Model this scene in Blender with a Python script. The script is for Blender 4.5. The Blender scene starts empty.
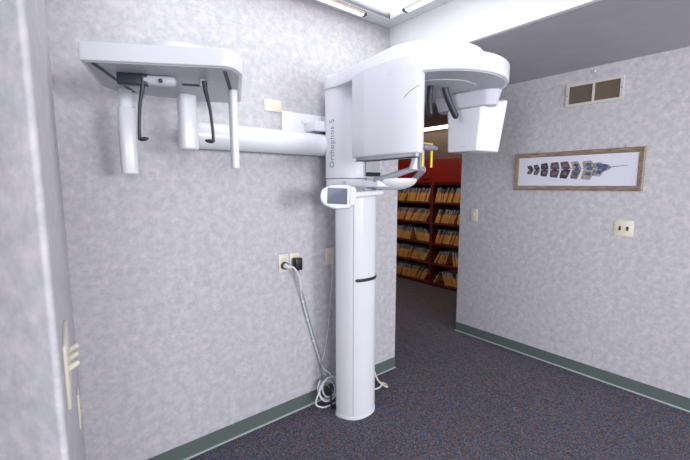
import bpy, bmesh, math, random
from mathutils import Vector, Matrix
from math import sin, cos, pi, radians, sqrt, atan2, tan

random.seed(7)
C = bpy.context.scene.collection
scene = bpy.context.scene

# ------------------------------------------------------------------ materials
def srgb(r, g, b):
    def f(c):
        c /= 255.0
        return c / 12.92 if c <= 0.04045 else ((c + 0.055) / 1.055) ** 2.4
    return (f(r), f(g), f(b), 1.0)

def mat(name, col, rough=0.5, metal=0.0, emit=None, estr=0.0, coat=0.0, spec=0.5, var=0.04, vscale=6.0, bump=0.0, bscale=200.0):
    m = bpy.data.materials.new(name)
    m.use_nodes = True
    nt = m.node_tree
    b = nt.nodes['Principled BSDF']
    b.inputs['Roughness'].default_value = rough
    b.inputs['Metallic'].default_value = metal
    b.inputs['Coat Weight'].default_value = coat
    b.inputs['Specular IOR Level'].default_value = spec
    tc = nt.nodes.new('ShaderNodeTexCoord')
    nz = nt.nodes.new('ShaderNodeTexNoise')
    nz.inputs['Scale'].default_value = vscale
    nz.inputs['Detail'].default_value = 3
    nt.links.new(tc.outputs['Object'], nz.inputs['Vector'])
    rp = nt.nodes.new('ShaderNodeValToRGB')
    rp.color_ramp.elements[0].position = 0.3
    rp.color_ramp.elements[1].position = 0.7
    rp.color_ramp.elements[0].color = tuple(c * (1 - var) for c in col[:3]) + (1,)
    rp.color_ramp.elements[1].color = tuple(min(1, c * (1 + var)) for c in col[:3]) + (1,)
    nt.links.new(nz.outputs['Fac'], rp.inputs['Fac'])
    nt.links.new(rp.outputs['Color'], b.inputs['Base Color'])
    if bump:
        n2 = nt.nodes.new('ShaderNodeTexNoise')
        n2.inputs['Scale'].default_value = bscale
        nt.links.new(tc.outputs['Object'], n2.inputs['Vector'])
        bp = nt.nodes.new('ShaderNodeBump')
        bp.inputs['Strength'].default_value = bump
        bp.inputs['Distance'].default_value = 0.002
        nt.links.new(n2.outputs['Fac'], bp.inputs['Height'])
        nt.links.new(bp.outputs['Normal'], b.inputs['Normal'])
    if emit:
        b.inputs['Emission Color'].default_value = emit
        b.inputs['Emission Strength'].default_value = estr
    return m

def wallpaper():
    m = bpy.data.materials.new('wallpaper')
    m.use_nodes = True
    nt = m.node_tree
    L = nt.links.new
    b = nt.nodes['Principled BSDF']
    b.inputs['Roughness'].default_value = 0.62
    b.inputs['Specular IOR Level'].default_value = 0.3
    tc = nt.nodes.new('ShaderNodeTexCoord')
    def noise(s, d, r, dist=0.0):
        n = nt.nodes.new('ShaderNodeTexNoise')
        n.inputs['Scale'].default_value = s
        n.inputs['Detail'].default_value = d
        n.inputs['Roughness'].default_value = r
        n.inputs['Distortion'].default_value = dist
        L(tc.outputs['Object'], n.inputs['Vector'])
        return n
    a = noise(26.0, 6, 0.7, 0.0)
    r1 = nt.nodes.new('ShaderNodeValToRGB')
    e = r1.color_ramp.elements
    e[0].position = 0.36; e[0].color = WP[0]
    e[1].position = 0.62; e[1].color = WP[2]
    k = e.new(0.49); k.color = WP[1]
    L(a.outputs['Fac'], r1.inputs['Fac'])
    c = noise(20.0, 5, 0.68, 0.3)
    r2 = nt.nodes.new('ShaderNodeValToRGB')
    r2.color_ramp.elements[0].position = 0.42; r2.color_ramp.elements[0].color = (0, 0, 0, 1)
    r2.color_ramp.elements[1].position = 0.66; r2.color_ramp.elements[1].color = (1, 1, 1, 1)
    L(c.outputs['Fac'], r2.inputs['Fac'])
    mx = nt.nodes.new('ShaderNodeMix'); mx.data_type = 'RGBA'
    mx.inputs['B'].default_value = WP[3]
    mf = nt.nodes.new('ShaderNodeMath'); mf.operation = 'MULTIPLY'; mf.inputs[1].default_value = 0.5
    L(r2.outputs['Color'], mf.inputs[0])
    L(mf.outputs[0], mx.inputs['Factor'])
    L(r1.outputs['Color'], mx.inputs['A'])
    L(mx.outputs['Result'], b.inputs['Base Color'])
    g = noise(120.0, 3, 0.6)
    bp = nt.nodes.new('ShaderNodeBump')
    bp.inputs['Strength'].default_value = 0.25
    bp.inputs['Distance'].default_value = 0.002
    L(g.outputs['Fac'], bp.inputs['Height'])
    L(bp.outputs['Normal'], b.inputs['Normal'])
    return m

WP = [srgb(180, 177, 183), srgb(194, 190, 194), srgb(207, 201, 204), srgb(170, 175, 181)]

def carpet():
    m = bpy.data.materials.new('carpet')
    m.use_nodes = True
    nt = m.node_tree
    L = nt.links.new
    b = nt.nodes['Principled BSDF']
    b.inputs['Roughness'].default_value = 0.95
    b.inputs['Specular IOR Level'].default_value = 0.1
    tc = nt.nodes.new('ShaderNodeTexCoord')
    vo = nt.nodes.new('ShaderNodeTexVoronoi')
    vo.inputs['Scale'].default_value = 150.0
    L(tc.outputs['Object'], vo.inputs['Vector'])
    sp = nt.nodes.new('ShaderNodeSeparateColor')
    L(vo.outputs['Color'], sp.inputs['Color'])
    r = nt.nodes.new('ShaderNodeValToRGB')
    r.color_ramp.interpolation = 'CONSTANT'
    cols = [(0.0, srgb(84, 84, 94)), (0.26, srgb(105, 101, 106)), (0.42, srgb(79, 94, 120)), (0.56, srgb(128, 92, 88)),
            (0.66, srgb(71, 71, 79)), (0.82, srgb(101, 116, 137)), (0.91, srgb(134, 116, 106))]
    el = r.color_ramp.elements
    el[0].position = 0; el[0].color = cols[0][1]
    el[1].position = cols[1][0]; el[1].color = cols[1][1]
    for p, c in cols[2:]:
        k = el.new(p); k.color = c
    L(sp.outputs['Red'], r.inputs['Fac'])
    L(r.outputs['Color'], b.inputs['Base Color'])
    n2 = nt.nodes.new('ShaderNodeTexNoise')
    n2.inputs['Scale'].default_value = 220.0
    L(tc.outputs['Object'], n2.inputs['Vector'])
    bp = nt.nodes.new('ShaderNodeBump')
    bp.inputs['Strength'].default_value = 0.6
    bp.inputs['Distance'].default_value = 0.004
    L(n2.outputs['Fac'], bp.inputs['Height'])
    L(bp.outputs['Normal'], b.inputs['Normal'])
    return m

M = {}
M['wall'] = wallpaper()
M['carpet'] = carpet()
M['ceiling'] = mat('ceiling_paint', srgb(190, 188, 194), 0.9, bump=0.15, bscale=90)
M['well'] = mat('white_drywall', srgb(238, 238, 240), 0.8, var=0.01)
M['taupe'] = mat('taupe_paint', srgb(104, 90, 82), 0.85)
M['base'] = mat('green_vinyl', srgb(90, 102, 98), 0.45, var=0.03)
M['lip'] = mat('vinyl_toe', srgb(178, 190, 186), 0.4)
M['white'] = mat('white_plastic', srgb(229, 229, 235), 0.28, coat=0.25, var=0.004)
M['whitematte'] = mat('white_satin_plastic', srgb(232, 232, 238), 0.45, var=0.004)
M['under'] = mat('shaded_white_plastic', srgb(192, 192, 201), 0.4, var=0.01)  # white plastic toned grey, the shade of undersides put into its colour
M['grey'] = mat('grey_plastic', srgb(132, 136, 146), 0.38, var=0.02)
M['handle'] = mat('handle_grey', srgb(158, 162, 172), 0.35, var=0.02)
M['dark'] = mat('charcoal_plastic', srgb(42, 44, 58), 0.4, var=0.03)
M['slot'] = mat('slot_black', srgb(38, 40, 50), 0.5)
M['seam'] = mat('seam_grey', srgb(196, 198, 206), 0.6)
M['screen'] = mat('screen_glass', srgb(104, 112, 126), 0.12, coat=0.5, var=0.01)
M['text'] = mat('grey_print', srgb(140, 142, 152), 0.5, var=0.0)
M['yellow'] = mat('yellow_plastic', srgb(250, 218, 20), 0.4, var=0.01)
M['mirror'] = mat('mirror_glass', srgb(215, 215, 215), 0.08, metal=0.85, var=0.0)
M['frame_alu'] = mat('skylight_frame_paint', srgb(225, 226, 230), 0.45, var=0.01)
M['pane'] = mat('skylight_acrylic', (0.9, 0.93, 1, 1), 0.5, emit=(0.93, 0.96, 1.0, 1), estr=1.85)
M['tube_light'] = mat('strip_diffuser', (0.9, 0.88, 0.82, 1), 0.4, emit=(1.0, 0.93, 0.82, 1), estr=1.3)
M['brown'] = mat('strip_body', srgb(196, 180, 164), 0.5)
M['file_light'] = mat('ceiling_panel_diffuser', (0.9, 0.9, 0.85, 1), 0.5, emit=(1.0, 0.90, 0.72, 1), estr=3.2)
M['ivory'] = mat('ivory_plate', srgb(222, 215, 197), 0.4, var=0.01)
M['ivorydark'] = mat('ivory_toggle', srgb(214, 202, 174), 0.4, var=0.01)
M['black'] = mat('black_plastic', srgb(26, 26, 30), 0.35)
M['cord'] = mat('white_cord', srgb(222, 224, 224), 0.5)
M['greycord'] = mat('grey_cord', srgb(150, 156, 160), 0.5)
M['creamcord'] = mat('cream_cord', srgb(228, 218, 206), 0.5)
M['mesh'] = mat('vent_mesh', srgb(100, 86, 72), 0.7, bump=0.6, bscale=320)
M['ventframe'] = mat('vent_frame_paint', srgb(200, 198, 190), 0.5)
M['redwood'] = mat('dark_red_laminate', srgb(104, 34, 28), 0.45, var=0.08)
M['reddoor'] = mat('bright_red_laminate', srgb(136, 20, 9), 0.4, var=0.05)
M['darkback'] = mat('shelf_back', srgb(62, 52, 46), 0.8)
M['manila'] = mat('manila_card', srgb(226, 168, 92), 0.75, var=0.08, vscale=25)
M['manila2'] = mat('manila_card_aged', srgb(206, 148, 76), 0.75, var=0.08, vscale=25)
M['paper'] = mat('lilac_grey_paper', srgb(168, 158, 162), 0.8, var=0.25, vscale=40)
M['paper2'] = mat('blue_grey_paper', srgb(112, 112, 124), 0.8, var=0.3, vscale=40)
M['mat'] = mat('picture_paper', srgb(218, 218, 230), 0.25, coat=0.3, var=0.005)
M['f_navy'] = mat('feather_navy', srgb(50, 50, 72), 0.6, var=0.5, vscale=70)
M['f_plum'] = mat('feather_plum', srgb(92, 72, 84), 0.6, var=0.5, vscale=80)
M['f_brown'] = mat('feather_brown', srgb(116, 98, 98), 0.6, var=0.4, vscale=80)
M['f_grey'] = mat('feather_grey', srgb(152, 146, 142), 0.6, var=0.3, vscale=60)
M['f_blue'] = mat('feather_blue', srgb(62, 82, 118), 0.6, var=0.5, vscale=70)

def wood():
    m = bpy.data.materials.new('weathered_wood')
    m.use_nodes = True
    nt = m.node_tree; L = nt.links.new
    b = nt.nodes['Principled BSDF']; b.inputs['Roughness'].default_value = 0.55
    tc = nt.nodes.new('ShaderNodeTexCoord')
    mp = nt.nodes.new('ShaderNodeMapping'); mp.inputs['Scale'].default_value = (60, 5, 60)
    n = nt.nodes.new('ShaderNodeTexNoise'); n.inputs['Scale'].default_value = 3; n.inputs['Detail'].default_value = 6
    r = nt.nodes.new('ShaderNodeValToRGB')
    r.color_ramp.elements[0].position = .3; r.color_ramp.elements[0].color = srgb(98, 78, 66)
    r.color_ramp.elements[1].position = .7; r.color_ramp.elements[1].color = srgb(168, 146, 124)
    L(tc.outputs['Object'], mp.inputs['Vector']); L(mp.outputs['Vector'], n.inputs['Vector'])
    L(n.outputs['Fac'], r.inputs['Fac']); L(r.outputs['Color'], b.inputs['Base Color'])
    return m
M['wood'] = wood()

def tr(bm, m):
    bmesh.ops.transform(bm, matrix=m, verts=bm.verts)
    return bm

# ------------------------------------------------------------------ object helpers
def root_loc(o):
    v = Vector((0, 0, 0))
    while o is not None:
        v += o.location
        o = o.parent
    return v

def obj(name, bm, m, parent=None, smooth=True, loc=None, angle=38):
    bmesh.ops.remove_doubles(bm, verts=bm.verts, dist=1e-6)
    bmesh.ops.recalc_face_normals(bm, faces=bm.faces)
    if loc is None:
        off = root_loc(parent) if parent else Vector((0, 0, 0))
        if off.length:
            bmesh.ops.translate(bm, verts=bm.verts, vec=-off)
    else:
        bmesh.ops.translate(bm, verts=bm.verts, vec=-Vector(loc))
    me = bpy.data.meshes.new(name)
    bm.to_mesh(me); bm.free()
    for mm in (m if isinstance(m, list) else [m]):
        me.materials.append(mm)
    if smooth:
        me.shade_smooth()
        me.set_sharp_from_angle(angle=radians(angle))
    o = bpy.data.objects.new(name, me)
    C.objects.link(o)
    if parent: o.parent = parent
    if loc is not None: o.location = loc
    return o

def tag(o, label, cat, group=None, kind=None):
    o['label'] = label; o['category'] = cat
    if group: o['group'] = group
    if kind: o['kind'] = kind
    return o

def thing(name, label, cat, loc, group=None):
    o = bpy.data.objects.new(name, None)
    o.empty_display_size = 0.05
    C.objects.link(o); o.location = loc
    return tag(o, label, cat, group)

def struct(name, bm, m, parent=None, smooth=False):
    o = obj(name, bm, m, parent, smooth)
    if parent is None: o['kind'] = 'structure'
    return o

def NB(): return bmesh.new()

def box(bm, x0, x1, y0, y1, z0, z1, bev=0.0, seg=3, mtx=None):
    r = bmesh.ops.create_cube(bm, size=1.0)
    vs = r['verts']
    bmesh.ops.scale(bm, vec=(abs(x1 - x0), abs(y1 - y0), abs(z1 - z0)), verts=vs)
    bmesh.ops.translate(bm, vec=((x0 + x1) / 2, (y0 + y1) / 2, (z0 + z1) / 2), verts=vs)
    if bev:
        es = list({e for v in vs for e in v.link_edges})
        rr = bmesh.ops.bevel(bm, geom=es, offset=bev, segments=seg, profile=0.5, affect='EDGES')
        vs = [v for v in bm.verts if v.is_valid and v in set(rr['verts']) or False] or vs
        if mtx is not None:
            vv = list({v for f in rr['faces'] for v in f.verts})
            # every vertex of this bevelled cube is touched by a bevel face
            bmesh.ops.transform(bm, matrix=mtx, verts=vv)
        return
    if mtx is not None:
        bmesh.ops.transform(bm, matrix=mtx, verts=vs)

def mbox(*a, **k):
    bm = NB(); box(bm, *a, **k); return bm

def loft(bm, rings, cap0=True, cap1=True):
    R = [[bm.verts.new(p) for p in r] for r in rings]
    n = len(R[0])
    for a, b in zip(R, R[1:]):
        for i in range(n):
            j = (i + 1) % n
            bm.faces.new((a[i], a[j], b[j], b[i]))
    if cap0: bm.faces.new(list(reversed(R[0])))
    if cap1: bm.faces.new(R[-1])

def rounded(pts, rad, n=6):
    """polygon with rounded corners; rad number or list"""
    out = []
    N = len(pts)
    for i in range(N):
        p0 = Vector(pts[i - 1]); p = Vector(pts[i]); p1 = Vector(pts[(i + 1) % N])
        r = rad[i] if isinstance(rad, (list, tuple)) else rad
        a = (p0 - p).normalized(); b = (p1 - p).normalized()
        ang = a.angle(b)
        if r <= 0 or ang > pi - 0.03:
            out.append((p.x, p.y)); continue
        t = r / tan(ang / 2)
        t = min(t, (p0 - p).length * 0.48, (p1 - p).length * 0.48)
        r = t * tan(ang / 2)
        bis = (a + b).normalized()
        c = p + bis * (r / sin(ang / 2))
        s = p + a * t; e = p + b * t
        va = s - c; vb = e - c
        th = va.angle(vb)
        for k in range(n + 1):
            f = k / n
            v = (va * sin((1 - f) * th) + vb * sin(f * th)) / sin(th) if th > 1e-4 else va
            q = c + v
            out.append((q.x, q.y))
    return out

def catmull_closed(pts, n=6):
    out = []
    N = len(pts)
    for i in range(N):
        p0, p1, p2, p3 = (Vector(pts[(i + k - 1) % N]) for k in range(4))
        for k in range(n):
            t = k / n
            q = 0.5 * ((2 * p1) + (-p0 + p2) * t + (2 * p0 - 5 * p1 + 4 * p2 - p3) * t * t + (-p0 + 3 * p1 - 3 * p2 + p3) * t ** 3)
            out.append(tuple(q))
    return out

def catmull(pts, n=8):
    P = [Vector(p) for p in pts]
    P = [P[0] * 2 - P[1]] + P + [P[-1] * 2 - P[-2]]
    out = []
    for i in range(1, len(P) - 2):
        p0, p1, p2, p3 = P[i - 1:i + 3]
        for k in range(n):
            t = k / n
            out.append(0.5 * ((2 * p1) + (-p0 + p2) * t + (2 * p0 - 5 * p1 + 4 * p2 - p3) * t * t + (-p0 + 3 * p1 - 3 * p2 + p3) * t ** 3))
    out.append(P[-2])
    return out

def offset(poly, d):
    """inset a CCW polygon by d (simple normals)"""
    n = len(poly)
    area = sum(poly[i][0] * poly[(i + 1) % n][1] - poly[(i + 1) % n][0] * poly[i][1] for i in range(n))
    s = 1 if area > 0 else -1
    out = []
    for i in range(n):
        a = Vector(poly[i - 1]); p = Vector(poly[i]); b = Vector(poly[(i + 1) % n])
        e1 = (p - a); e2 = (b - p)
        if e1.length < 1e-7: e1 = e2
        if e2.length < 1e-7: e2 = e1
        e1.normalize(); e2.normalize()
        n1 = Vector((-e1.y, e1.x)) * s; n2 = Vector((-e2.y, e2.x)) * s
        m = (n1 + n2)
        if m.length < 1e-6: m = n1
        m.normalize()
        k = max(0.5, m.dot(n1))
        q = p + m * (d / k)
        out.append((q.x, q.y))
    return out

def prism(bm, poly, z0, z1, r0=0.0, r1=0.0, n=4, taper=0.0):
    rings = []
    def ring(d, z): return [(x, y, z) for x, y in (offset(poly, d) if abs(d) > 1e-9 else poly)]
    if r0 > 0:
        for k in range(n):
            a = pi / 2 * k / n
            rings.append(ring(r0 * (1 - sin(a)), z0 + r0 * (1 - cos(a))))
    rings.append(ring(0, z0 + r0))
    rings.append(ring(taper, z1 - r1))
    if r1 > 0:
        for k in range(1, n + 1):
            a = pi / 2 * k / n
            rings.append(ring(taper + r1 * (1 - cos(a)), z1 - r1 + r1 * sin(a)))
    loft(bm, rings)

def mprism(*a, **k):
    bm = NB(); prism(bm, *a, **k); return bm

def tube(bm, pts, rad, n=12, smooth=8, closed_caps=True, round_end=False):
    P = catmull(pts, smooth) if smooth and len(pts) > 2 else [Vector(p) for p in pts]
    N = len(P)
    if not isinstance(rad, (list, tuple)): rad = [rad, rad]
    def R(i):
        f = i / (N - 1) * (len(rad) - 1)
        k = min(int(f), len(rad) - 2)
        return rad[k] + (rad[k + 1] - rad[k]) * (f - k)
    T = []
    for i in range(N):
        t = P[min(i + 1, N - 1)] - P[max(i - 1, 0)]
        T.append(t.normalized())
    up = Vector((0, 0, 1)) if abs(T[0].z) < 0.9 else Vector((1, 0, 0))
    nrm = (up - T[0] * up.dot(T[0])).normalized()
    rings = []
    frames = []
    for i in range(N):
        nrm = (nrm - T[i] * nrm.dot(T[i])).normalized()
        frames.append((P[i], nrm.copy(), T[i].cross(nrm), T[i], R(i)))
    def add(p, a, b, r): rings.append([tuple(p + a * (cos(2 * pi * k / n) * r) + b * (sin(2 * pi * k / n) * r)) for k in range(n)])
    if round_end:
        p, a, b, t, r = frames[0]
        for k in range(1, 4):
            g = pi / 2 * k / 4
            add(p - t * (r * cos(g)), a, b, r * sin(g))
    for p, a, b, t, r in frames: add(p, a, b, r)
    if round_end:
        p, a, b, t, r = frames[-1]
        for k in range(1, 4):
            g = pi / 2 * k / 4
            add(p + t * (r * sin(g)), a, b, r * cos(g))
    loft(bm, rings)

def mtube(*a, **k):
    bm = NB(); tube(bm, *a, **k); return bm

def ellipse(cx, cy, rx, ry, n=40, a0=0):
    return [(cx + rx * cos(2 * pi * k / n + a0), cy + ry * sin(2 * pi * k / n + a0)) for k in range(n)]

def dshape(cx, pts_left):
    """left half outline back->front, mirrored about cx, closed CCW"""
    l = catmull([(x, y, 0) for x, y in pts_left], 5)
    l = [(p.x, p.y) for p in l]
    r = [(2 * cx - x, y) for x, y in reversed(l) if abs(x - cx) > 1e-6]
    return l + r

# ================================================================== SETTING
CEIL = 2.39
CAMX, CAMY, CAMZ = -3.2783, -2.0410, 1.513

struct('floor', mbox(-5.2, 2.2, -4.6, 3.4, -0.1, 0.0), M['carpet'])

WX0, WX1, WY0 = -3.00, -1.16, -1.4         # light well
def ceiling():
    bm = NB()
    box(bm, WX1, 2.2, -4.6, 3.4, CEIL, CEIL + 0.10)
    box(bm, -5.2, WX1, -4.6, WY0 - 0.02, CEIL, CEIL + 0.10)
    box(bm, -5.2, WX0 - 0.02, WY0 - 0.02, 0.12, CEIL, CEIL + 0.10)
    box(bm, -1.6, WX1, 0.12, 3.4, CEIL, CEIL + 0.10)
    return bm
struct('ceiling', ceiling(), M['ceiling'])

# wall behind the machine, continuing up into the light well
struct('wall_left', mbox(-3.6, -1.09, 0.0, 0.12, 0.0, CEIL - 0.0005), M['wall'])
struct('wall_well_left', mbox(WX0 - 0.1, -1.19, 0.0, 0.12, CEIL, 2.80), M['wall'])
struct('wall_right', mbox(0.0, 0.12, -4.6, 0.156, 0.0, CEIL - 0.0005), M['wall'])

def well_face():
    bm = NB()
    # slightly splayed white side of the light well
    a = [(WX1 - 0.004, WY0, CEIL - 0.004), (WX1 - 0.004, 0.0, CEIL - 0.004), (-1.212, 0.0, 2.66), (-1.212, WY0, 2.66)]
    b = [(x + 0.03, y, z) for x, y, z in a]
    loft(bm, [a, b])
    return bm
struct('wall_well_right', well_face(), M['well'])
struct('wall_well_front', mbox(WX0, WX1, WY0 - 0.04, WY0, CEIL - 0.006, 2.80), M['well'])
struct('wall_well_side', mbox(WX0 - 0.04, WX0, WY0, 0.0, CEIL - 0.006, 2.80), M['well'])

# near wall with the switches
nearpoly = rounded([(-3.2755, -1.36), (-3.206, 0.0), (-4.1, 0.0), (-3.84, -0.45)], [0.006, 0, 0, 0], 6)
struct('wall_near', mprism(nearpoly, 0.0, CEIL - 0.0005), M['wall'], smooth=True)

struct('wall_light_block', mbox(-4.4, -4.3, -1.9, 0.0, 0.0, CEIL - 0.0005), M['wall'])  # unseen wall added to keep light off the near wall

# file room shell
struct('wall_file_room_back', mbox(1.65, 1.75, -1.2, 3.4, 0.0, CEIL - 0.0005), M['taupe'])
struct('wall_file_room_left', mbox(-1.6, 1.65, 3.25, 3.35, 0.0, CEIL - 0.0005), M['taupe'])
struct('wall_file_room_near', mbox(-1.6, -1.5, 0.12, 3.25, 0.0, CEIL - 0.0005), M['taupe'])
struct('wall_file_room_right', mbox(0.12, 1.65, -1.2, -1.1, 0.0, CEIL - 0.0005), M['taupe'])

# baseboards
BBH = 0.093
def bb(name, x0, x1, y0, y1, lip):
    o = struct(name, mbox(x0, x1, y0, y1, 0.0, BBH, bev=0.0015, seg=1), M['base'])
    obj('toe_strip', mbox(*lip, 0.0, 0.009), M['lip'], o, smooth=False)
bb('baseboard_left', -3.2, -1.09, -0.005, -0.0002, (-3.2, -1.09, -0.012, -0.005))
bb('baseboard_right', -0.005, -0.0002, -4.5, 0.156, (-0.012, -0.005, -4.5, 0.156))

# skylight
win = bpy.data.objects.new('window_1', None); C.objects.link(win)
win.location = (-2.1, -0.85, 2.66); win['kind'] = 'structure'
def skyframe():
    bm = NB()
    w = 0.112
    z0, z1 = 2.645, 2.70
    box(bm, WX0, -1.208, -w, -0.0005, z0, z1, bev=0.006)
    box(bm, WX0, -1.208, WY0, WY0 + w, z0, z1, bev=0.006)
    box(bm, -1.208 - w, -1.208, WY0 + w, -w, z0, z1, bev=0.006)
    box(bm, WX0, WX0 + w, WY0 + w, -w, z0, z1, bev=0.006)
    return bm
obj('frame', skyframe(), M['frame_alu'], win)
obj('pane', mbox(WX0 + 0.02, -1.23, WY0 + 0.02, -0.02, 2.703, 2.712), M['pane'], win, smooth=False)

# strip lights on the skylight frame
def strip(label, x0, x1, y0, y1, endx, endy, along):
    t = thing('strip_light', label, 'light', ((x0 + x1) / 2, (y0 + y1) / 2, 2.63), None)
    obj('body', mbox(x0, x1, y0, y1, 2.632, 2.645), M['brown'], t, smooth=False)
    if along == 'x':
        obj('diffuser', mbox(x0, x1, y0 + 0.007, y1 - 0.007, 2.622, 2.632, bev=0.004), M['tube_light'], t)
        obj('end_cap', mbox(x1, x1 + 0.022, y0 + 0.004, y1 - 0.004, 2.624, 2.643, bev=0.004), M['dark'], t)
    else:
        obj('diffuser', mbox(x0 + 0.007, x1 - 0.007, y0, y1, 2.622, 2.632, bev=0.004), M['tube_light'], t)
        obj('end_cap', mbox(x0 + 0.004, x1 - 0.004, y1, y1 + 0.022, 2.624, 2.643, bev=0.004), M['dark'], t)
strip('slim strip light under the skylight frame above the wallpapered wall', -2.75, -1.535, -0.10, -0.058, 0, 0, 'x')
strip('slim strip light under the skylight frame above the plain white well face', -1.385, -1.335, -1.28, -0.305, 0, 0, 'y')

# ================================================================== FILE ROOM
def panel_light():
    t = thing('ceiling_light', 'lit rectangular ceiling light above the red file shelves', 'light', (1.48, 1.5, 2.389))
    bm = NB()
    box(bm, 1.30, 1.32, 0.88, 2.12, 2.372, 2.3895); box(bm, 1.62, 1.64, 0.88, 2.12, 2.372, 2.3895)
    box(bm, 1.32, 1.62, 0.88, 0.90, 2.372, 2.3895); box(bm, 1.32, 1.62, 2.10, 2.12, 2.372, 2.3895)
    obj('frame', bm, M['ventframe'], t, smooth=False)
    obj('diffuser', mbox(1.32, 1.62, 0.90, 2.10, 2.376, 2.388), M['file_light'], t, smooth=False)
panel_light()

LEV = [0.05, 0.36, 0.62, 0.965, 1.277]
LEV = [0.05, 0.352, 0.655, 0.958, 1.262]
TOPZ, DOORZ = 1.885, 1.545
def shelf_unit(y0, y1, label):
    t = thing('shelving_unit', label, 'shelves', (1.40, (y0 + y1) / 2, 0.0))
    e = 0.0005
    for y in (y0 + e, y1 - 0.024 - e):
        obj('side_panel', mbox(1.20, 1.62, y, y + 0.024, 0.0, TOPZ, bev=0.002, seg=1), M['redwood'], t)
    for z in LEV:
        obj('shelf', mbox(1.205, 1.60, y0 + 0.025, y1 - 0.025, z - 0.026, z, bev=0.002, seg=1), M['redwood'], t)
    obj('shelf', mbox(1.205, 1.60, y0 + 0.025, y1 - 0.025, DOORZ - 0.026, DOORZ, bev=0.002, seg=1), M['redwood'], t)
    obj('top_panel', mbox(1.20, 1.60, y0 + 0.025, y1 - 0.025, TOPZ - 0.022, TOPZ), M['redwood'], t, smooth=False)
    obj('kick_panel', mbox(1.225, 1.24, y0 + 0.025, y1 - 0.025, 0.0, 0.024), M['redwood'], t, smooth=False)
    obj('back_panel', mbox(1.60, 1.615, y0 + 0.025, y1 - 0.025, 0.0, TOPZ), M['darkback'], t, smooth=False)
    d = obj('door', mbox(1.185, 1.199, y0 + 0.002, y1 - 0.002, DOORZ + 0.003, TOPZ, bev=0.002, seg=1), M['reddoor'], t)
    obj('handle', mbox(1.165, 1.185, y0 + 0.05, y0 + 0.17, 1.60, 1.615, bev=0.005), M['slot'], d)
shelf_unit(1.45, 2.35, 'left red file shelving unit with flip-up door above full shelves')
shelf_unit(0.55, 1.45, 'right red file shelving unit partly hidden by wallpapered wall edge')

# file folders: tan card with grey papers standing above it
def folder_proto(th, h, m1, m2):
    bm = NB()
    box(bm, -0.14, 0.14, 0.0, th * 0.16, 0.0, h)
    box(bm, -0.14, 0.14, th * 0.84, th, 0.0, h)
    box(bm, -0.14, -0.136, th * 0.16, th * 0.84, 0.0, h * 0.96)
    me = bpy.data.meshes.new('file_folder'); bm.to_mesh(me); bm.free(); me.materials.append(m1)
    b2 = NB()
    box(b2, -0.134, 0.13, th * 0.18, th * 0.82, 0.002, h * 1.48)
    me2 = bpy.data.meshes.new('papers'); b2.to_mesh(me2); b2.free(); me2.materials.append(m2)
    o = bpy.data.objects.new('file_folder', me)
    c = bpy.data.objects.new('papers', me2); c.parent = o
    return o, c
protos = [folder_proto(0.026, 0.135, M['manila'], M['paper']), folder_proto(0.034, 0.145, M['manila2'], M['paper2']),
          folder_proto(0.020, 0.128, M['manila'], M['paper2']), folder_proto(0.030, 0.140, M['manila2'], M['paper'])]
used = set()
names = ['bottom', 'second lowest', 'middle', 'second highest', 'top']
def fill(y0, y1, li, side):
    z = LEV[li]
    sgn = random.choice((-1, 1))
    y = y0
    HT = 0.225
    ang = None; run = 0
    while True:
        if run == 0:
            new = radians(random.uniform(9, 33)) * (1 if random.random() < 0.75 else -1)
            lean_new = HT * sin(new) if new > 0 else 0.0          # reach of the tops towards -y
            lean_old = HT * sin(ang) if (ang is not None and ang > 0) else 0.0
            lean_fwd = HT * sin(-ang) if (ang is not None and ang < 0) else 0.0
            y += max(0.0, lean_new - lean_old) + lean_fwd + (0.012 if ang is not None else 0.0)
            if ang is not None and ang < 0 and new < 0:
                y -= min(HT * sin(-ang), HT * sin(-new)) * 0.9
            ang = new
            run = random.randint(4, 8)
        k = random.randrange(len(protos))
        o, c = protos[k]
        th = [0.026, 0.034, 0.020, 0.030][k]
        step = th / cos(ang) + 0.002
        if y + step + (HT * sin(-ang) if ang < 0 else 0.0) > y1: break
        if k in used:
            o2 = o.copy(); C.objects.link(o2)
            c2 = c.copy(); c2.parent = o2; C.objects.link(c2)
        else:
            used.add(k); o2 = o; C.objects.link(o); C.objects.link(c)
        # rotation about x: positive tips the top towards -y, negative towards +y (pivot on its far edge)
        o2.rotation_euler = (ang, 0, 0)
        low = th * sin(ang) if ang < 0 else 0.0
        o2.location = (1.225 + 0.14 + random.uniform(0, 0.025), y + (th * sin(ang) ** 2 / cos(ang) if ang < 0 else 0.0), z + 0.0006 - low)
        tag(o2, 'tan file folder on the %s open shelf of the %s red unit' % (names[li], side), 'file folder',
            'file folders on the %s shelf of the %s red unit' % (names[li], side))
        y += step
        run -= 1
for li in range(5):
    fill(1.482, 2.30, li, 'left')
    fill(0.86, 1.42, li, 'right')

# ================================================================== WALL FITTINGS
def plate_bm(axis, c, w, h, th=0.006):
    bm = NB()
    x, y, z = c
    if axis == 'y': box(bm, x - w / 2, x + w / 2, y - th, y - 0.0003, z - h / 2, z + h / 2, bev=0.002, seg=2)
    else: box(bm, x - th, x - 0.0003, y - w / 2, y + w / 2, z - h / 2, z + h / 2, bev=0.002, seg=2)
    return bm

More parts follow.
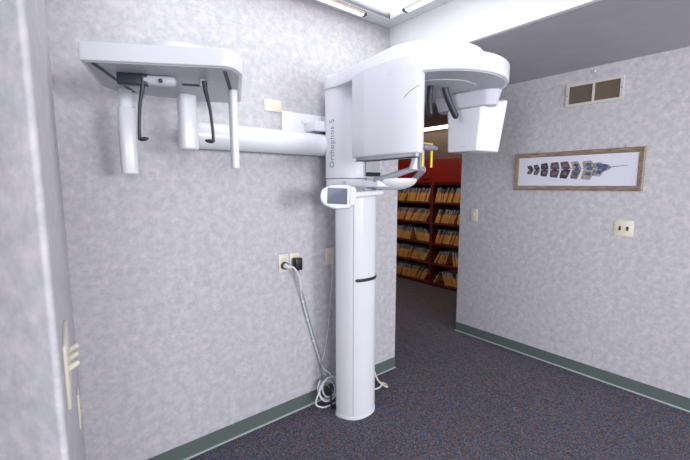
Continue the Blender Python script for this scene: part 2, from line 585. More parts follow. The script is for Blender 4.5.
# left wall: receptacles
def outlet(label, x, z):
    t = thing('wall_outlet', label, 'outlet', (x, 0, z))
    obj('cover_plate', plate_bm('y', (x, 0, z), 0.072, 0.116), M['ivory'], t)
    for s in (-1, 1):
        r = obj('receptacle', mprism(rounded([(-0.017, -0.014), (0.017, -0.014), (0.017, 0.014), (-0.017, 0.014)], 0.008), 0, 0.0015), M['ivorydark'], t)
        r.rotation_euler = (pi / 2, 0, 0)
        # local prism moved to the plate face
        me = r.data
        for v in me.vertices: v.co = v.co + Vector((x, z, 0)) - Vector((x, z, 0)) + Vector((t.location.x, t.location.y, t.location.z))
        r.location = (0, -0.0062, 0.019 * s)
    return t
outlet('ivory wall outlet with the white power plug in it', -2.123, 1.024)
outlet('ivory wall outlet with the black adapter in it', -2.045, 1.024)

t = thing('data_plate', 'ivory wall plate with jack beside the machine column', 'wall plate', (-1.800, 0, 1.026))
obj('cover_plate', plate_bm('y', (-1.765, 0, 1.026), 0.072, 0.116), M['ivory'], t)
obj('jack', mbox(-1.777, -1.753, -0.014, -0.006, 1.012, 1.040, bev=0.003), M['ivorydark'], t)
t.location = t.location

o = obj('blank_plate', plate_bm('y', (-2.174, 0, 1.978), 0.114, 0.066), M['ivory'], loc=(-2.174, 0, 1.978))
tag(o, 'ivory blank wall plate above the long white arm', 'wall plate')

# plugs
t = thing('power_cable', 'white power cord running from outlet plug to coil on floor', 'cord', (-2.123, -0.01, 1.02))
obj('cable', mtube([(-2.118, -0.045, 1.012), (-2.090, -0.075, 0.998), (-2.042, -0.055, 0.925), (-2.004, -0.022, 0.783), (-1.968, -0.018, 0.653), (-1.922, -0.018, 0.496),
                    (-1.884, -0.022, 0.365), (-1.848, -0.03, 0.255), (-1.80, -0.05, 0.20), (-1.75, -0.08, 0.10)], 0.0065, 10), M['cord'], t)
obj('plug', mtube([(-2.122, -0.0085, 1.010), (-2.122, -0.026, 1.010)], 0.024, 20, smooth=0), M['slot'], t)
obj('plug_grip', mtube([(-2.122, -0.024, 1.010), (-2.119, -0.045, 1.008), (-2.105, -0.062, 1.006)], [0.018, 0.014, 0.008], 14, smooth=4), M['cord'], t)
for (x, y, z) in ((-1.997, -0.022, 0.755), (-1.958, -0.018, 0.62), (-1.913, -0.018, 0.462)):
    obj('cable_tie', mbox(x - 0.012, x + 0.012, y - 0.011, y + 0.012, z - 0.004, z + 0.004, bev=0.002), M['whitematte'], t)

t = thing('power_adapter', 'black power adapter plugged into ivory wall outlet', 'adapter', (-2.04, -0.01, 1.02))
obj('housing', mbox(-2.066, -2.014, -0.055, -0.0085, 0.974, 1.052, bev=0.006), M['black'], t)
obj('cable', mtube([(-2.040, -0.045, 0.976), (-2.038, -0.045, 0.94), (-2.018, -0.035, 0.85), (-1.984, -0.034, 0.74), (-1.946, -0.032, 0.60), (-1.908, -0.032, 0.475),
                    (-1.872, -0.034, 0.36), (-1.862, -0.045, 0.25), (-1.84, -0.06, 0.15), (-1.78, -0.10, 0.05)], 0.0045, 8), M['greycord'], t)

t = obj('network_cord', mtube([(-1.765, -0.012, 1.022), (-1.760, -0.03, 1.00), (-1.762, -0.02, 0.80), (-1.792, -0.016, 0.506), (-1.825, -0.016, 0.35), (-1.852, -0.018, 0.275),
                               (-1.83, -0.03, 0.20), (-1.76, -0.06, 0.10)], 0.0035, 8), M['cord'], loc=(-1.79, -0.01, 1.02))
tag(t, 'thin white cord hanging from wall plate behind the column', 'cord')

# cord coil by the column foot
def coil():
    bm = NB()
    pts = []
    turns = 3
    for k in range(14 * turns + 1):
        a = 2 * pi * k / 14 + 2.2
        tn = k / 14
        r = 0.066 + 0.014 * sin(tn * 2.3 + 1)
        pts.append((-1.830 + 0.020 * sin(tn * 2.1) + r * cos(a) * 1.05, -0.058 - 0.012 * tn + 0.018 * sin(a), 0.112 + r * sin(a)))
    tube(bm, pts, 0.0058, 8, smooth=3)
    tail = [(-1.905, -0.10, 0.09), (-1.945, -0.085, 0.060), (-1.91, -0.100, 0.018), (-1.85, -0.105, 0.0075), (-1.78, -0.10, 0.0075)]
    tube(bm, [pts[-1]] + tail[1:], 0.0058, 8, smooth=6)
    return bm
t = obj('cord_coil', coil(), M['cord'], loc=(-1.83, -0.08, 0.0))
tag(t, 'bundle of white cord looped behind the foot of the column', 'cord')
t = obj('dark_cord', mtube([(-1.83, -0.10, 0.13), (-1.855, -0.135, 0.07), (-1.85, -0.145, 0.012), (-1.78, -0.12, 0.008)], 0.0065, 8), M['black'], loc=(-1.80, -0.12, 0.0))
tag(t, 'short black cord under the white cord loops', 'cord')
t = obj('cream_cord', mtube([(-1.46, -0.04, 0.42), (-1.43, -0.06, 0.28), (-1.415, -0.085, 0.13), (-1.405, -0.13, 0.045), (-1.375, -0.19, 0.012), (-1.350, -0.155, 0.010), (-1.372, -0.125, 0.016),
                             (-1.400, -0.16, 0.020), (-1.45, -0.16, 0.012), (-1.52, -0.12, 0.010)], 0.0065, 10), M['creamcord'], loc=(-1.40, -0.12, 0))
tag(t, 'cream cord with a small loop on the carpet right of the column', 'cord')

# right wall fittings
t = thing('switch_plate', 'wide ivory plate with two dark switches on right wall', 'switch', (0, -1.221, 1.199))
obj('cover_plate', plate_bm('x', (0, -1.221, 1.199), 0.116, 0.116), M['ivory'], t)
for y in (-1.198, -1.244):
    b = obj('slot', mbox(-0.0072, -0.006, y - 0.007, y + 0.007, 1.184, 1.214), M['slot'], t, smooth=False)
    obj('toggle', mbox(-0.013, -0.007, y - 0.004, y + 0.004, 1.186, 1.200, bev=0.0015), M['black'], t)
t = thing('switch_plate', 'narrow ivory switch plate near the open doorway', 'switch', (0, -0.007, 1.222))
obj('cover_plate', plate_bm('x', (0, -0.007, 1.222), 0.072, 0.116), M['ivory'], t)
obj('toggle', mbox(-0.016, -0.006, -0.012, -0.002, 1.214, 1.234, bev=0.002), M['ivorydark'], t)

# near wall: three gang switch and outlet
def near_fit(p, w, h):
    """matrix placing local (x out of wall, y along, z up) on the near wall"""
    d = Vector((0.074, 1.447, 0)).normalized()
    nrm = Vector((d.y, -d.x, 0))
    m = Matrix(((nrm.x, d.x, 0, p[0]), (nrm.y, d.y, 0, p[1]), (0, 0, 1, p[2]), (0, 0, 0, 1)))
    return m
def near_xy(y): return -3.28 + (y + 1.447) * 0.074 / 1.447
mt = near_fit((near_xy(-1.18), -1.18, 1.18), 0, 0)
t = thing('switch_plate', 'ivory three-toggle switch plate on the near left wall', 'switch', (near_xy(-1.18), -1.18, 1.18))
obj('cover_plate', mbox(0.0003, 0.006, -0.082, 0.082, -0.058, 0.058, bev=0.002, seg=2, mtx=mt), M['ivory'], t)
for y in (-0.046, 0, 0.046):
    obj('toggle', tr(mtube([(0.004, y, 0.001), (0.018, y, 0.009)], [0.0058, 0.0048], 10, smooth=0, round_end=True), mt), M['ivory'], t)
mt = near_fit((near_xy(-0.62), -0.62, 0.80), 0, 0)
t = thing('wall_outlet', 'ivory outlet low on the near left wall', 'outlet', (near_xy(-0.62), -0.62, 0.80))
obj('cover_plate', mbox(0.0003, 0.006, -0.036, 0.036, -0.058, 0.058, bev=0.002, seg=2, mtx=mt), M['ivory'], t)
for z in (-0.019, 0.019):
    obj('receptacle', mbox(0.005, 0.008, -0.016, 0.016, z - 0.014, z + 0.014, bev=0.0014, seg=2, mtx=mt), M['ivorydark'], t)

# air vent
t = thing('air_vent', 'two-panel return air vent with brown mesh high on right wall', 'vent', (0, -0.96, 2.204))
def vent_frame():
    bm = NB()
    y0, y1, z0, z1, w = -1.148, -0.772, 2.119, 2.289, 0.020
    for a in ((y0, y1, z0, z0 + w), (y0, y1, z1 - w, z1), (y0, y0 + w, z0 + w, z1 - w), (y1 - w, y1, z0 + w, z1 - w), (-0.968, -0.953, z0 + w, z1 - w)):
        box(bm, -0.011, -0.0003, a[0], a[1], a[2], a[3])
    return bm
obj('frame', vent_frame(), M['ventframe'], t, smooth=False)
obj('grille', mbox(-0.005, -0.001, -0.953, -0.792, 2.139, 2.269), M['mesh'], t, smooth=False)
obj('grille', mbox(-0.005, -0.001, -1.128, -0.968, 2.139, 2.269), M['mesh'], t, smooth=False)
for y in (-0.782, -1.138):
    obj('screw', mtube([(-0.010, y, 2.204), (-0.0135, y, 2.204)], 0.005, 10, smooth=0), M['grey'], t)
t = obj('wall_hook', mtube([(-0.004, -0.963, 2.366), (-0.012, -0.963, 2.352), (-0.024, -0.963, 2.344), (-0.028, -0.963, 2.356)], 0.005, 8), M['ventframe'], loc=(0, -0.963, 2.355))
tag(t, 'small white hook on the wall above the air vent', 'hook')

# framed feather picture
t = thing('framed_picture', 'long framed feather print in weathered wood frame', 'picture', (0, -0.85, 1.624))
PY0, PY1, PZ0, PZ1 = -1.311, -0.394, 1.471, 1.779
def pic_frame():
    bm = NB()
    w = 0.036
    prof = [(0.0, -0.0008), (0.0, -0.020), (0.006, -0.026), (0.014, -0.024), (0.022, -0.021), (0.032, -0.018), (w, -0.014), (w, -0.0008)]
    rings = []
    for (iy, iz) in ((PY0, PZ0), (PY1, PZ0), (PY1, PZ1), (PY0, PZ1)):
        sy = 1 if iy == PY0 else -1; sz = 1 if iz == PZ0 else -1
        rings.append([(x, iy + sy * d, iz + sz * d) for d, x in prof])
    V = [[bm.verts.new(p) for p in r] for r in rings]
    n = len(prof)
    for i in range(4):
        a, b = V[i], V[(i + 1) % 4]
        for k in range(n):
            bm.faces.new((a[k], a[(k + 1) % n], b[(k + 1) % n], b[k]))
    return bm
obj('frame', pic_frame(), M['wood'], t, angle=25)
obj('print_paper', mbox(-0.010, -0.002, PY0 + 0.03, PY1 - 0.03, PZ0 + 0.03, PZ1 - 0.03), M['mat'], t, smooth=False)
for y in (-0.583, -1.19):
    obj('hanger', mtube([(-0.006, y, PZ1 - 0.002), (-0.008, y, PZ1 + 0.010), (-0.002, y, PZ1 + 0.014)], 0.0035, 8, smooth=4), M['grey'], t)
def feather():
    bm = NB()
    mats = [M['f_navy'], M['f_plum'], M['f_brown'], M['f_grey'], M['f_blue'], M['cord']]
    X = -0.0101
    def poly(pts, mi, dx=0.0):
        vs = [bm.verts.new((X - 0.0004 - dx, y, z)) for y, z in pts]
        vb = [bm.verts.new((X + 0.0002, y, z)) for y, z in pts]
        f = bm.faces.new(vs); f.material_index = mi
        n = len(pts)
        for i in range(n):
            g = bm.faces.new((vs[i], vs[(i + 1) % n], vb[(i + 1) % n], vb[i])); g.material_index = mi
    zc = lambda y: 1.640 + 0.0035 * sin((y + 0.5) * 5)
    # centre y, width, half height up, down, sweep, colours (upper, lower, spot)
    bands = [(-0.525, 0.036, 0.038, 0.036, 0.022, 0, 0, 1), (-0.578, 0.036, 0.046, 0.044, 0.016, 0, 1, 2), (-0.642, 0.050, 0.057, 0.056, 0.006, 0, 0, 1),
             (-0.722, 0.058, 0.062, 0.066, 0.010, 1, 1, 2), (-0.800, 0.056, 0.064, 0.074, 0.030, 1, 0, 2), (-0.877, 0.052, 0.062, 0.078, 0.032, 3, 2, 4),
             (-0.962, 0.066, 0.062, 0.086, 0.036, 3, 3, 4), (-1.032, 0.058, 0.046, 0.062, 0.040, 3, 3, 4)]
    for i, (y, w, hu, hd, sw, cu, cd, cs) in enumerate(bands):
        sw *= 0.55 if i > 2 else 0.8
        z = zc(y)
        # sweep shifts the outer end of each barb group towards the tip (+y)
        def lobe(h, s, ci):
            n = 6
            a = []; b = []
            for k in range(n + 1):
                f = k / n
                yy = y - sw * (1 - f) * 1.0 + sw * 0.0
                hw = w * 0.6 * (1 - 0.22 * f * f)
                zz = z + s * (0.003 + (h - 0.003) * f)
                sh = -sw * f * -1.0 * 0.6
                cap = 0.010 * (f ** 3) * s
                a.append((y + sw * (f - 0.5) * 1.2 + hw, zz - cap * 0.6)); b.append((y + sw * (f - 0.5) * 1.2 - hw, zz))
            poly(a + b[::-1], ci)
        lobe(hu, 1, cu)
        lobe(hd, -1, cd)
        # darker or coloured patches across the band
        for q, (fz, fs, ci) in enumerate(((0.50, 0.30, cs), (-0.45, 0.34, (cs if i > 4 else 2)), (0.05, 0.34, 4 if i > 4 else 0))):
            zz = z + (hu if fz > 0 else hd) * fz
            ww = w * 0.36; hh = 0.030 * fs * 1.5
            yy = y + sw * (abs(fz) - 0.5) * 1.2
            poly([(yy + ww, zz - hh * 0.4), (yy + ww * 0.3, zz + hh), (yy - ww, zz + hh * 0.5), (yy - ww * 0.8, zz - hh), (yy + ww * 0.2, zz - hh * 0.8)], ci, 0.0003 + 0.0001 * q)
    # downy base and quill
    poly([(-1.050, 1.672), (-1.085, 1.664), (-1.096, 1.648), (-1.085, 1.626), (-1.050, 1.606), (-1.060, 1.640)], 4, 0.0003)
    poly([(-1.075, 1.668), (-1.100, 1.662), (-1.118, 1.644), (-1.098, 1.622), (-1.070, 1.612), (-1.082, 1.642)], 3, 0.0002)
    poly([(-0.510, 1.6405), (-0.8, 1.6425), (-1.08, 1.644), (-1.214, 1.657), (-1.216, 1.6535), (-1.08, 1.638), (-0.8, 1.6395)], 2, 0.0009)
    return obj('feather', bm, mats, t, smooth=False)
feather()

# ================================================================== THE X-RAY MACHINE
XM = thing('dental_xray_machine', 'tall white dental x-ray machine standing against the wallpapered wall', 'x-ray machine', (-1.74, -0.25, 0))
W = M['white']
CX = -1.722
colD = dshape(CX, [(-1.852, -0.196), (-1.866, -0.204), (-1.870, -0.222), (-1.859, -0.262), (-1.833, -0.305), (-1.800, -0.332), (-1.765, -0.346), (CX, -0.350)])
bm = NB(); prism(bm, colD, 0.022, 1.50)
obj('column', bm, W, XM)
obj('foot', mprism(offset(colD, -0.003), 0.0, 0.021, 0, 0.004), M['whitematte'], XM)
# front cover with a fine seam either side
front = [p for p in offset(colD, -0.0018) if p[1] < -0.322]
front = sorted(front, key=lambda p: p[0])
back = [(x, y + 0.006) for x, y in reversed(front)]
obj('front_cover', mprism(front + back, 0.030, 1.46), W, XM)
s0 = front[0]
obj('cover_seam', mbox(s0[0] - 0.0035, s0[0], s0[1] + 0.0005, s0[1] + 0.004, 0.030, 1.46), M['seam'], XM, smooth=False)
# dark grip slot round the front
arc = [p for p in offset(colD, -0.0046) if p[0] > -1.815 and p[1] < -0.185]
arc = sorted(arc, key=lambda p: p[0] - (0 if p[1] < -0.3 else 0))
arc = [p for p in offset(colD, -0.0046)]
iL = min(range(len(arc)), key=lambda i: (arc[i][0] + 1.812) ** 2 + (arc[i][1] + 0.330) ** 2)
sl = []
i = iL
while len(sl) < 60:
    sl.append(arc[i % len(arc)])
    if arc[i % len(arc)][0] > -1.582 and arc[i % len(arc)][1] > -0.25: break
    i += 1
def band(pts, z0, z1, th):
    bm = NB()
    n = len(pts)
    rings = []
    for k in range(n):
        a = Vector(pts[max(k - 1, 0)]); b = Vector(pts[min(k + 1, n - 1)])
        d = (b - a).normalized(); nr = Vector((-d.y, d.x))
        p = Vector(pts[k]); q = p + nr * th
        e = 0.35 if k in (0, n - 1) else 0.0
        h = (z1 - z0) * e
        rings.append([(p.x, p.y, z0 + h), (q.x, q.y, z0 + h), (q.x, q.y, z1 - h), (p.x, p.y, z1 - h)])
    loft(bm, rings)
    return bm
obj('grip_slot', band(sl, 0.914, 0.934, 0.008), M['slot'], XM, smooth=False)

# lifting carriage
carD = dshape(-1.730, [(-1.868, -0.122), (-1.885, -0.130), (-1.887, -0.160), (-1.874, -0.225), (-1.846, -0.290), (-1.806, -0.336), (-1.765, -0.357), (-1.730, -0.362)])
obj('carriage', mprism(carD, 1.553, 2.086, 0.004, 0), W, XM)
obj('carriage_collar', mprism(offset(carD, 0.004), 1.472, 1.550, 0.012, 0.002), W, XM)

# lettering up the side of the carriage
def lettering():
    cu = bpy.data.curves.new('txt', 'FONT')
    cu.body = 'Orthophos S'
    cu.size = 0.053
    cu.space_character = 1.12
    cu.extrude = 0.0004
    cu.align_x = 'CENTER'; cu.align_y = 'CENTER'
    o = bpy.data.objects.new('txt', cu)
    C.objects.link(o)
    bpy.context.view_layer.update()
    dg = bpy.context.evaluated_depsgraph_get()
    me = bpy.data.meshes.new_from_object(o.evaluated_get(dg))
    bpy.data.objects.remove(o); bpy.data.curves.remove(cu)
    bm = NB(); bm.from_mesh(me); bpy.data.meshes.remove(me)
    xs = [v.co.x for v in bm.verts]
    sx = 0.285 / (max(xs) - min(xs))
    mid = (max(xs) + min(xs)) / 2
    # wrap on the carriage flank: text runs up (+z), letter tops point to the back
    pts = carD[:len(carD) // 2]
    cum = [0]
    for a, b in zip(pts, pts[1:]): cum.append(cum[-1] + (Vector(b) - Vector(a)).length)
    def at(s):
        s = max(0, min(s, cum[-1] - 1e-5))
        for k in range(len(cum) - 1):
            if cum[k + 1] >= s:
                f = (s - cum[k]) / max(1e-9, cum[k + 1] - cum[k])
                a, b = Vector(pts[k]), Vector(pts[k + 1])
                d = (b - a).normalized()
                return a + (b - a) * f, Vector((d.y, -d.x))
        return Vector(pts[-1]), Vector((0, -1))
    for v in bm.verts:
        p, nr = at(0.084 - v.co.y)
        if nr.x > 0: nr = -nr
        q = p + nr * (0.0007 + v.co.z)
        v.co = Vector((q.x, q.y, 1.762 + (v.co.x - mid) * sx))
    return obj('lettering', bm, M['text'], XM, smooth=False)
lettering()

# mirror panel on the carriage front
mr = obj('mirror_panel', mbox(-1.770, -1.630, -0.368, -0.345, 1.562, 1.672, bev=0.004), M['whitematte'], XM)
obj('glass', mbox(-1.762, -1.644, -0.3705, -0.368, 1.590, 1.668), M['mirror'], mr, smooth=False)
obj('lower_strip', mbox(-1.762, -1.644, -0.3710, -0.368, 1.565, 1.589), M['dark'], mr, smooth=False)
obj('edge', mbox(-1.7695, -1.7625, -0.3708, -0.368, 1.565, 1.668), M['grey'], mr, smooth=False)

# beam
beamP = [(-1.878, -0.118), (-1.886, -0.26), (-1.899, -0.39), (-1.918, -0.55), (-1.936, -0.68), (-1.938, -0.76), (-1.922, -0.835), (-1.880, -0.905), (-1.815, -0.957),
         (-1.740, -0.992), (-1.650, -1.004), (-1.560, -0.988), (-1.470, -0.940), (-1.405, -0.860), (-1.375, -0.76), (-1.378, -0.66), (-1.41, -0.52), (-1.49, -0.36), (-1.575, -0.24), (-1.612, -0.118)]
beam_outline = [p for p in catmull_closed([(x, y) for x, y in beamP], 5)]
# keep the straight back edge
beam_outline = [(x, min(y, -0.112)) for x, y in beam_outline]
obj('beam', mprism(beam_outline, 2.0862, 2.163, 0.006, 0.010), W, XM)

# rotating unit
AX, AY, RR = -1.65, -0.78, 0.347
ring = obj('rotating_arm', mprism(ellipse(AX, AY, RR, RR, 72), 2.004, 2.0855, 0.008, 0.010), W, XM)
obj('underside_panel', mprism(ellipse(AX, AY, RR - 0.016, RR - 0.016, 64), 2.0015, 2.005), M['under'], ring)  # sheet carrying the underside's shade as a greyer colour
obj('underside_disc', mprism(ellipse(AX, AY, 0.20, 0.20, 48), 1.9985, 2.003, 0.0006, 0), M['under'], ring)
def circ(a): return (AX + RR * cos(radians(a)), AY + RR * sin(radians(a)))
tubeP = [(-1.950, -0.455), (-1.988, -0.60)] + [(-1.9965, -0.74)] + [circ(a) for a in (184, 189, 194, 199, 204, 207)]
tubeP = tubeP + [(-1.925, -0.930), (-1.860, -0.880), (-1.835, -0.70), (-1.845, -0.50), (-1.87, -0.455)]
tubeO = rounded(tubeP, [0.022, 0.10, 0.06, 0, 0, 0, 0, 0, 0.008, 0.02, 0.04, 0.1, 0.04, 0.02], 5)
tb = obj('tube_head', mprism(tubeO, 1.655, 2.079, 0.010, 0.0), W, XM)
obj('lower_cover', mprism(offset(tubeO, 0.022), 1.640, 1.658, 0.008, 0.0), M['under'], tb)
obj('side_seam', mtube([(AX + (RR + .0004) * cos(radians(a)), AY + (RR + .0004) * sin(radians(a)), z) for a, z in ((194, 1.898), (198, 1.920), (203, 1.938), (207, 1.944))], 0.0013, 6), M['grey'], tb)

# sensor side
def sensor_bm():
    bm = NB()
    bot = rounded([(-1.450, -0.715), (-1.446, -0.908), (-1.252, -0.924), (-1.225, -0.82), (-1.27, -0.715)], [0.012, 0.02, 0.02, 0.05, 0.02], 5)
    top = rounded([(-1.448, -0.705), (-1.440, -0.922), (-1.240, -0.962), (-1.195, -0.84), (-1.24, -0.705)], [0.012, 0.025, 0.03, 0.05, 0.02], 5)
    rings = []
    for f, d, z in ((0, 0.008, 1.696), (0, 0.002, 1.699), (0.02, 0.0, 1.706)):
        rings.append([(x, y, z) for x, y in offset(bot, d)])
    def mixr(f): return [(a[0] + (b[0] - a[0]) * f, a[1] + (b[1] - a[1]) * f) for a, b in zip(bot, top)]
    for f in (0.25, 0.5, 0.75, 1.0):
        # top edge climbs a little towards the outer end
        rings.append([(x, y, 1.706 + (1.938 + (x + 1.45) * 0.16 - 1.706) * f) for x, y in mixr(f)])
    rings.append([(x, y, 1.938 + (x + 1.45) * 0.16 + 0.008) for x, y in offset(top, 0.010)])
    loft(bm, rings)
    return bm
sn = obj('sensor_head', sensor_bm(), W, XM)
obj('emblem', mbox(-1.4525, -1.4475, -0.835, -0.800, 1.7215, 1.7245), M['seam'], sn, smooth=False)
obj('seam', mtube([(-1.305, -0.944, 1.912), (-1.285, -0.9515, 1.922), (-1.264, -0.9555, 1.928)], 0.0014, 6), M['seam'], sn)
neckP = rounded([(-1.475, -0.665), (-1.490, -0.80), (-1.455, -0.950), (-1.410, -0.992), (-1.375, -0.965), (-1.340, -0.86), (-1.36, -0.68), (-1.40, -0.62)], 0.03, 4)
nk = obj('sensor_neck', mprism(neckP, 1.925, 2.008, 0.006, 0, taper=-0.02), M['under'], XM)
obj('slit', mtube([(-1.520, -0.790, 1.9985), (-1.522, -0.845, 2.0), (-1.510, -0.888, 2.0005)], 0.003, 6), M['dark'], ring)

# temple supports
obj('temple_support', mtube([(-1.742, -0.818, 2.000), (-1.746, -0.815, 1.93), (-1.740, -0.818, 1.868)], 0.0145, 12, round_end=True), M['dark'], XM)
obj('temple_support', mtube([(-1.658, -0.840, 2.000), (-1.640, -0.845, 1.955), (-1.610, -0.852, 1.905), (-1.585, -0.858, 1.868)], 0.0165, 12, round_end=True), M['dark'], XM)

# chin rest arm, handles, bite post
HX = -1.640
def tray():
    bm = NB()
    rings = []
    n = 40
    cx, cy, rx, ry = HX - 0.002, -0.468, 0.158, 0.140
    for k in range(1, 7):
        g = pi / 2 * k / 6
        rings.append([(x, y, 1.545 - 0.064 * cos(g)) for x, y in ellipse(cx, cy, rx * sin(g), ry * sin(g), n)])
    rings.append([(x, y, 1.551) for x, y in ellipse(cx, cy, rx * 0.985, ry * 0.985, n)])
    loft(bm, rings)
    return bm
obj('chin_tray', tray(), M['whitematte'], XM)
obj('rear_spine', mbox(-1.79, -1.62, -0.130, -0.0146, 1.60, 2.08, bev=0.006), W, XM)
gus = rounded([(-1.885, -0.30), (-1.800, -0.515), (-1.700, -0.55), (-1.62, -0.40), (-1.66, -0.30)], 0.02, 4)
obj('support_arm', mprism(gus, 1.500, 1.540, 0.010, 0.006), W, XM)
hd = obj('handle_knuckle', mtube([(-1.668, -0.668, 1.605), (-1.640, -0.688, 1.606), (-1.612, -0.676, 1.594)], [0.0165, 0.0195, 0.0165], 14, round_end=True), M['handle'], XM)
obj('handle_bar', mtube([(-1.793, -0.488, 1.536), (-1.735, -0.572, 1.568), (-1.662, -0.676, 1.607)], [0.0185, 0.0175, 0.0150], 14, round_end=True), M['handle'], hd)
obj('handle_bar', mtube([(-1.612, -0.678, 1.595), (-1.560, -0.600, 1.568), (-1.500, -0.512, 1.540)], [0.0160, 0.0165, 0.0180], 14, round_end=True), M['handle'], hd)
def post():
    bm = NB()
    rings = []
    for z, x0, x1 in ((1.598, -1.708, -1.640), (1.604, -1.710, -1.640), (1.640, -1.694, -1.642), (1.690, -1.676, -1.644), (1.696, -1.672, -1.648)):
        rings.append([(x, y, z) for x, y in rounded([(x0, -0.690), (x1, -0.690), (x1, -0.655), (x0, -0.655)], 0.010, 4)])
    loft(bm, rings); return bm
obj('bite_post', post(), M['whitematte'], XM)
obj('bite_post_sleeve', mprism(rounded([(-1.676, -0.708), (-1.634, -0.708), (-1.634, -0.66), (-1.676, -0.66)], 0.008, 4), 1.600, 1.735, 0.004, 0.004), M['grey'], XM)
bh = obj('bite_holder', mtube([(-1.660, -0.722, 1.716), (-1.600, -0.722, 1.716), (-1.560, -0.722, 1.714)], [0.018, 0.016, 0.011], 12, round_end=True), M['grey'], XM)
obj('bite_rod', mtube([(-1.662, -0.712, 1.732), (-1.662, -0.712, 1.612)], 0.0065, 8, smooth=0), M['yellow'], bh)
obj('bite_rod', mtube([(-1.574, -0.702, 1.732), (-1.574, -0.702, 1.610)], 0.0068, 8, smooth=0), M['yellow'], bh)
obj('bite_crossbar', mtube([(-1.664, -0.710, 1.734), (-1.572, -0.702, 1.735)], 0.0080, 8, smooth=0), M['yellow'], bh)

# touch panel
def local_frame(o, n, roll=0.0):
    n = Vector(n).normalized()
    u = Vector((0, 0, 1)).cross(n).normalized()
    v = n.cross(u)
    u2 = u * cos(roll) + v * sin(roll); v2 = n.cross(u2)
    return Matrix(((u2.x, v2.x, n.x, o[0]), (u2.y, v2.y, n.y, o[1]), (u2.z, v2.z, n.z, o[2]), (0, 0, 0, 1)))
PM = local_frame((-1.998, -0.425, 1.452), (-0.50, -0.72, 0.42), radians(-3))
outl = rounded([(-0.115, 0.0), (-0.100, -0.050), (-0.03, -0.074), (0.045, -0.066), (0.062, -0.052), (0.062, 0.066), (0.035, 0.072), (-0.055, 0.066), (-0.104, 0.042)],
               [0.08, 0.07, 0.1, 0.1, 0.02, 0.02, 0.1, 0.09, 0.06], 5)
tp = obj('touch_panel', tr(mprism(outl, -0.026, 0.0, 0.010, 0.006), PM), M['whitematte'], XM)
obj('screen', tr(mprism(rounded([(-0.074, -0.048), (0.036, -0.048), (0.036, 0.048), (-0.074, 0.048)], 0.004, 3), -0.001, 0.0014), PM), M['screen'], tp)
obj('side_grip', tr(mprism(rounded([(0.046, -0.060), (0.080, -0.046), (0.088, 0.055), (0.050, 0.070)], 0.02, 5), -0.030, 0.004, 0.01, 0.008), PM), M['whitematte'], tp)
obj('panel_arm', mtube([(-1.935, -0.450, 1.455), (-1.84, -0.455, 1.462), (-1.70, -0.43, 1.468), (-1.63, -0.36, 1.475)], 0.017, 12, round_end=True), M['whitematte'], XM)
obj('panel_bracket', mbox(-1.900, -1.840, -0.452, -0.340, 1.482, 1.494, bev=0.003), M['grey'], XM)

# wall mount
obj('wall_bracket', mbox(-2.120, -1.70, -0.014, -0.0004, 1.735, 1.955, bev=0.003), M['whitematte'], XM)
obj('bracket_cap', mtube([(-1.971, -0.013, 1.906), (-1.971, -0.026, 1.906)], 0.014, 16, smooth=0), M['white'], XM)
obj('bracket_block', mbox(-1.960, -1.80, -0.125, -0.013, 1.842, 1.902, bev=0.006), M['white'], XM)

# cephalometric arm and head
obj('side_arm', mtube([(-1.80, -0.084, 1.762), (-2.680, -0.084, 1.762)], 0.0665, 36, smooth=0), W, XM)
obj('stem_link', mtube([(-2.735, -0.235, 1.745), (-2.700, -0.095, 1.760)], 0.036, 16, smooth=0), W, XM)
st = obj('side_stem', mprism(rounded([(-2.780, -0.292), (-2.700, -0.292), (-2.700, -0.213), (-2.780, -0.213)], 0.026, 5), 1.672, 1.800, 0.008, 0), W, XM)
obj('upper_sleeve', mprism(rounded([(-2.778, -0.290), (-2.702, -0.290), (-2.702, -0.215), (-2.778, -0.215)], 0.026, 5), 1.797, 1.916, 0.003, 0), M['whitematte'], st)
cephP = [(-3.152, -0.535), (-2.742, -0.775), (-2.672, -0.700), (-2.480, -0.245), (-2.640, -0.165), (-2.985, -0.125), (-3.060, -0.20)]
cephO = rounded(cephP, [0.010, 0.045, 0.045, 0.05, 0.05, 0.05, 0.06], 6)
ch = obj('head_plate', mprism(cephO, 1.911, 1.970, 0.004, 0.006), W, XM)
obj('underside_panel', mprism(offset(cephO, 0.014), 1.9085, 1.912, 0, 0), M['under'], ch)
def dome():
    bm = NB(); rings = []
    for k in range(0, 6):
        g = pi / 2 * k / 5.5
        rings.append([(x, y, 1.966 + 0.062 * sin(g)) for x, y in ellipse(-2.815, -0.470, 0.15 * cos(g) ** 0.6 + 0.03, 0.14 * cos(g) ** 0.6 + 0.03, 40)])
    loft(bm, rings); return bm
obj('top_dome', dome(), W, ch)
def slot_bm(p, q, w, z0, z1):
    p = Vector(p); q = Vector(q); d = (q - p).normalized(); nr = Vector((-d.y, d.x)) * w / 2
    return mprism([tuple(p + nr), tuple(p - nr), tuple(q - nr), tuple(q + nr)], z0, z1)
obj('slot', slot_bm((-3.115, -0.535), (-2.935, -0.180), 0.015, 1.907, 1.909), M['slot'], ch, smooth=False)
obj('slot', slot_bm((-2.745, -0.715), (-2.630, -0.480), 0.014, 1.907, 1.909), M['slot'], ch, smooth=False)
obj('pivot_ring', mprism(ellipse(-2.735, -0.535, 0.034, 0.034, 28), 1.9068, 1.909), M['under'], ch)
p1 = obj('film_post', mprism(rounded([(-3.006, -0.228), (-2.940, -0.228), (-2.940, -0.172), (-3.006, -0.172)], 0.022, 5), 1.560, 1.835, 0.006, 0.002), W, ch)
obj('upper_sleeve', mprism(rounded([(-2.999, -0.222), (-2.947, -0.222), (-2.947, -0.178), (-2.999, -0.178)], 0.020, 5), 1.834, 1.910), M['whitematte'], p1)
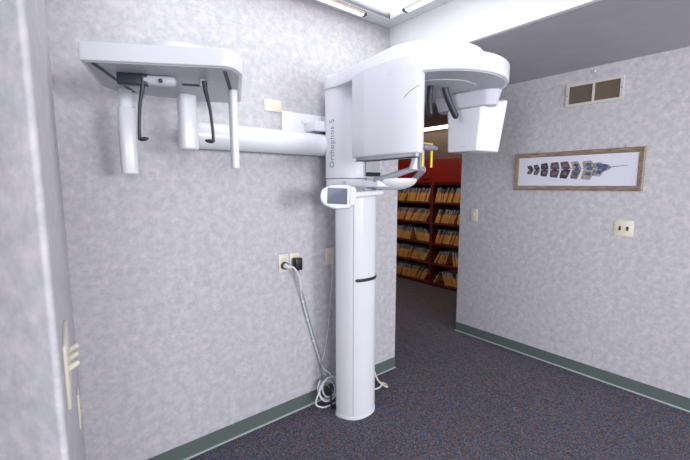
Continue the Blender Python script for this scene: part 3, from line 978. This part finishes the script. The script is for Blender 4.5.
p2 = obj('slit_post', mprism(rounded([(-2.634, -0.495), (-2.602, -0.495), (-2.602, -0.455), (-2.634, -0.455)], 0.012, 5), 1.583, 1.908, 0.005, 0), W, ch)
obj('ear_rod_rail', mbox(-0.050, 0.050, -0.016, 0.016, 1.868, 1.907, bev=0.005, mtx=Matrix.Translation((-2.990, -0.478, 0)) @ Matrix.Rotation(radians(-24), 4, 'Z')), M['dark'], ch)
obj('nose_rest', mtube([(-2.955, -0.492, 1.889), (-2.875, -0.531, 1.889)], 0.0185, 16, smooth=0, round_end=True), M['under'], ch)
obj('lens', mtube([(-2.912, -0.532, 1.886), (-2.914, -0.5385, 1.886)], 0.0075, 12, smooth=0), M['slot'], ch)
obj('rail_line', slot_bm((-2.835, -0.525), (-2.770, -0.556), 0.014, 1.884, 1.890), M['slot'], ch, smooth=False)
def ear(x, y, f):
    d = Vector((cos(radians(-28)), sin(radians(-28)), 0)) * f
    p = Vector((x, y, 0))
    def q(o, z): return p + d * o + Vector((0, 0, z))
    bm = NB()
    tube(bm, [q(0, 1.900), q(-0.004, 1.86), q(-0.016, 1.80), q(-0.023, 1.72), q(-0.024, 1.676)], [0.0095, 0.008, 0.006, 0.0055, 0.006], 10)
    tube(bm, [q(-0.024, 1.678), q(-0.006, 1.680), q(0.006, 1.682)], [0.007, 0.0075, 0.0035], 10, smooth=3)
    return bm
obj('ear_rod', ear(-2.962, -0.500, 1), M['dark'], ch)
obj('ear_rod', ear(-2.770, -0.575, -1), M['dark'], ch)
obj('ear_rod_bracket', mbox(-2.782, -2.764, -0.570, -0.552, 1.880, 1.9112, bev=0.003), M['under'], ch)

# ================================================================== LIGHT
w = bpy.data.worlds.new('World'); scene.world = w
w.use_nodes = True
bg = w.node_tree.nodes['Background']
bg.inputs['Color'].default_value = (0.92, 0.95, 1.0, 1)
bg.inputs['Strength'].default_value = 1.05

# unseen fill lamp added behind the camera to brighten the room
la = bpy.data.lights.new('fill_rear_left', 'AREA')
la.shape = 'RECTANGLE'; la.size = 2.4; la.size_y = 1.2
la.energy = 160.0
la.color = (0.93, 0.95, 1.0)
lo = bpy.data.objects.new('fill_rear_left', la); C.objects.link(lo)
lo.location = (-4.3, -7.5, 1.9)
lo.rotation_euler = (radians(90), 0, radians(-22))
def fill_lamp(name, loc, size, power, yaw):
    l = bpy.data.lights.new(name, 'AREA')
    l.shape = 'RECTANGLE'; l.size, l.size_y = size
    l.energy = power; l.color = (0.94, 0.95, 1.0)
    o = bpy.data.objects.new(name, l); C.objects.link(o)
    o.location = loc; o.rotation_euler = (radians(90), 0, radians(yaw))
fill_lamp('fill_rear_right', (-0.9, -7.5, 1.8), (1.8, 1.0), 190.0, 15)  # added fill lamp for the near end of the left wall
fill_lamp('fill_far_left', (-7.0, -3.0, 1.7), (1.2, 1.2), 165.0, -90)  # added fill lamp far to the left, brightens the right wall

# unseen fill lamp added over the file room aisle to light the folder fronts
lb = bpy.data.lights.new('file_room_fill', 'AREA')
lb.shape = 'RECTANGLE'; lb.size = 1.2; lb.size_y = 0.3
lb.energy = 13.0
lb.color = (1.0, 0.86, 0.70)
lp = bpy.data.objects.new('file_room_fill', lb); C.objects.link(lp)
lp.location = (0.25, 1.5, 2.37)
lp.rotation_euler = (0, 0, radians(90))

cam = bpy.data.cameras.new('Camera')
cam.sensor_width = 36.0
cam.lens = 373.5 / 690 * 36
cam.clip_start = 0.02
co = bpy.data.objects.new('Camera', cam); C.objects.link(co)
co.location = (CAMX, CAMY, CAMZ)
co.rotation_euler = (radians(90 - 6.87), 0, radians(50.9656 - 90))
cam.dof.use_dof = True
cam.dof.focus_distance = 2.4
cam.dof.aperture_fstop = 4.0
scene.camera = co

vs = scene.view_settings
scene.display_settings.display_device = 'sRGB'
vs.view_transform = 'Standard'
vs.look = 'None'
vs.exposure = 0.1
vs.gamma = 1.0
vs.use_curve_mapping = False
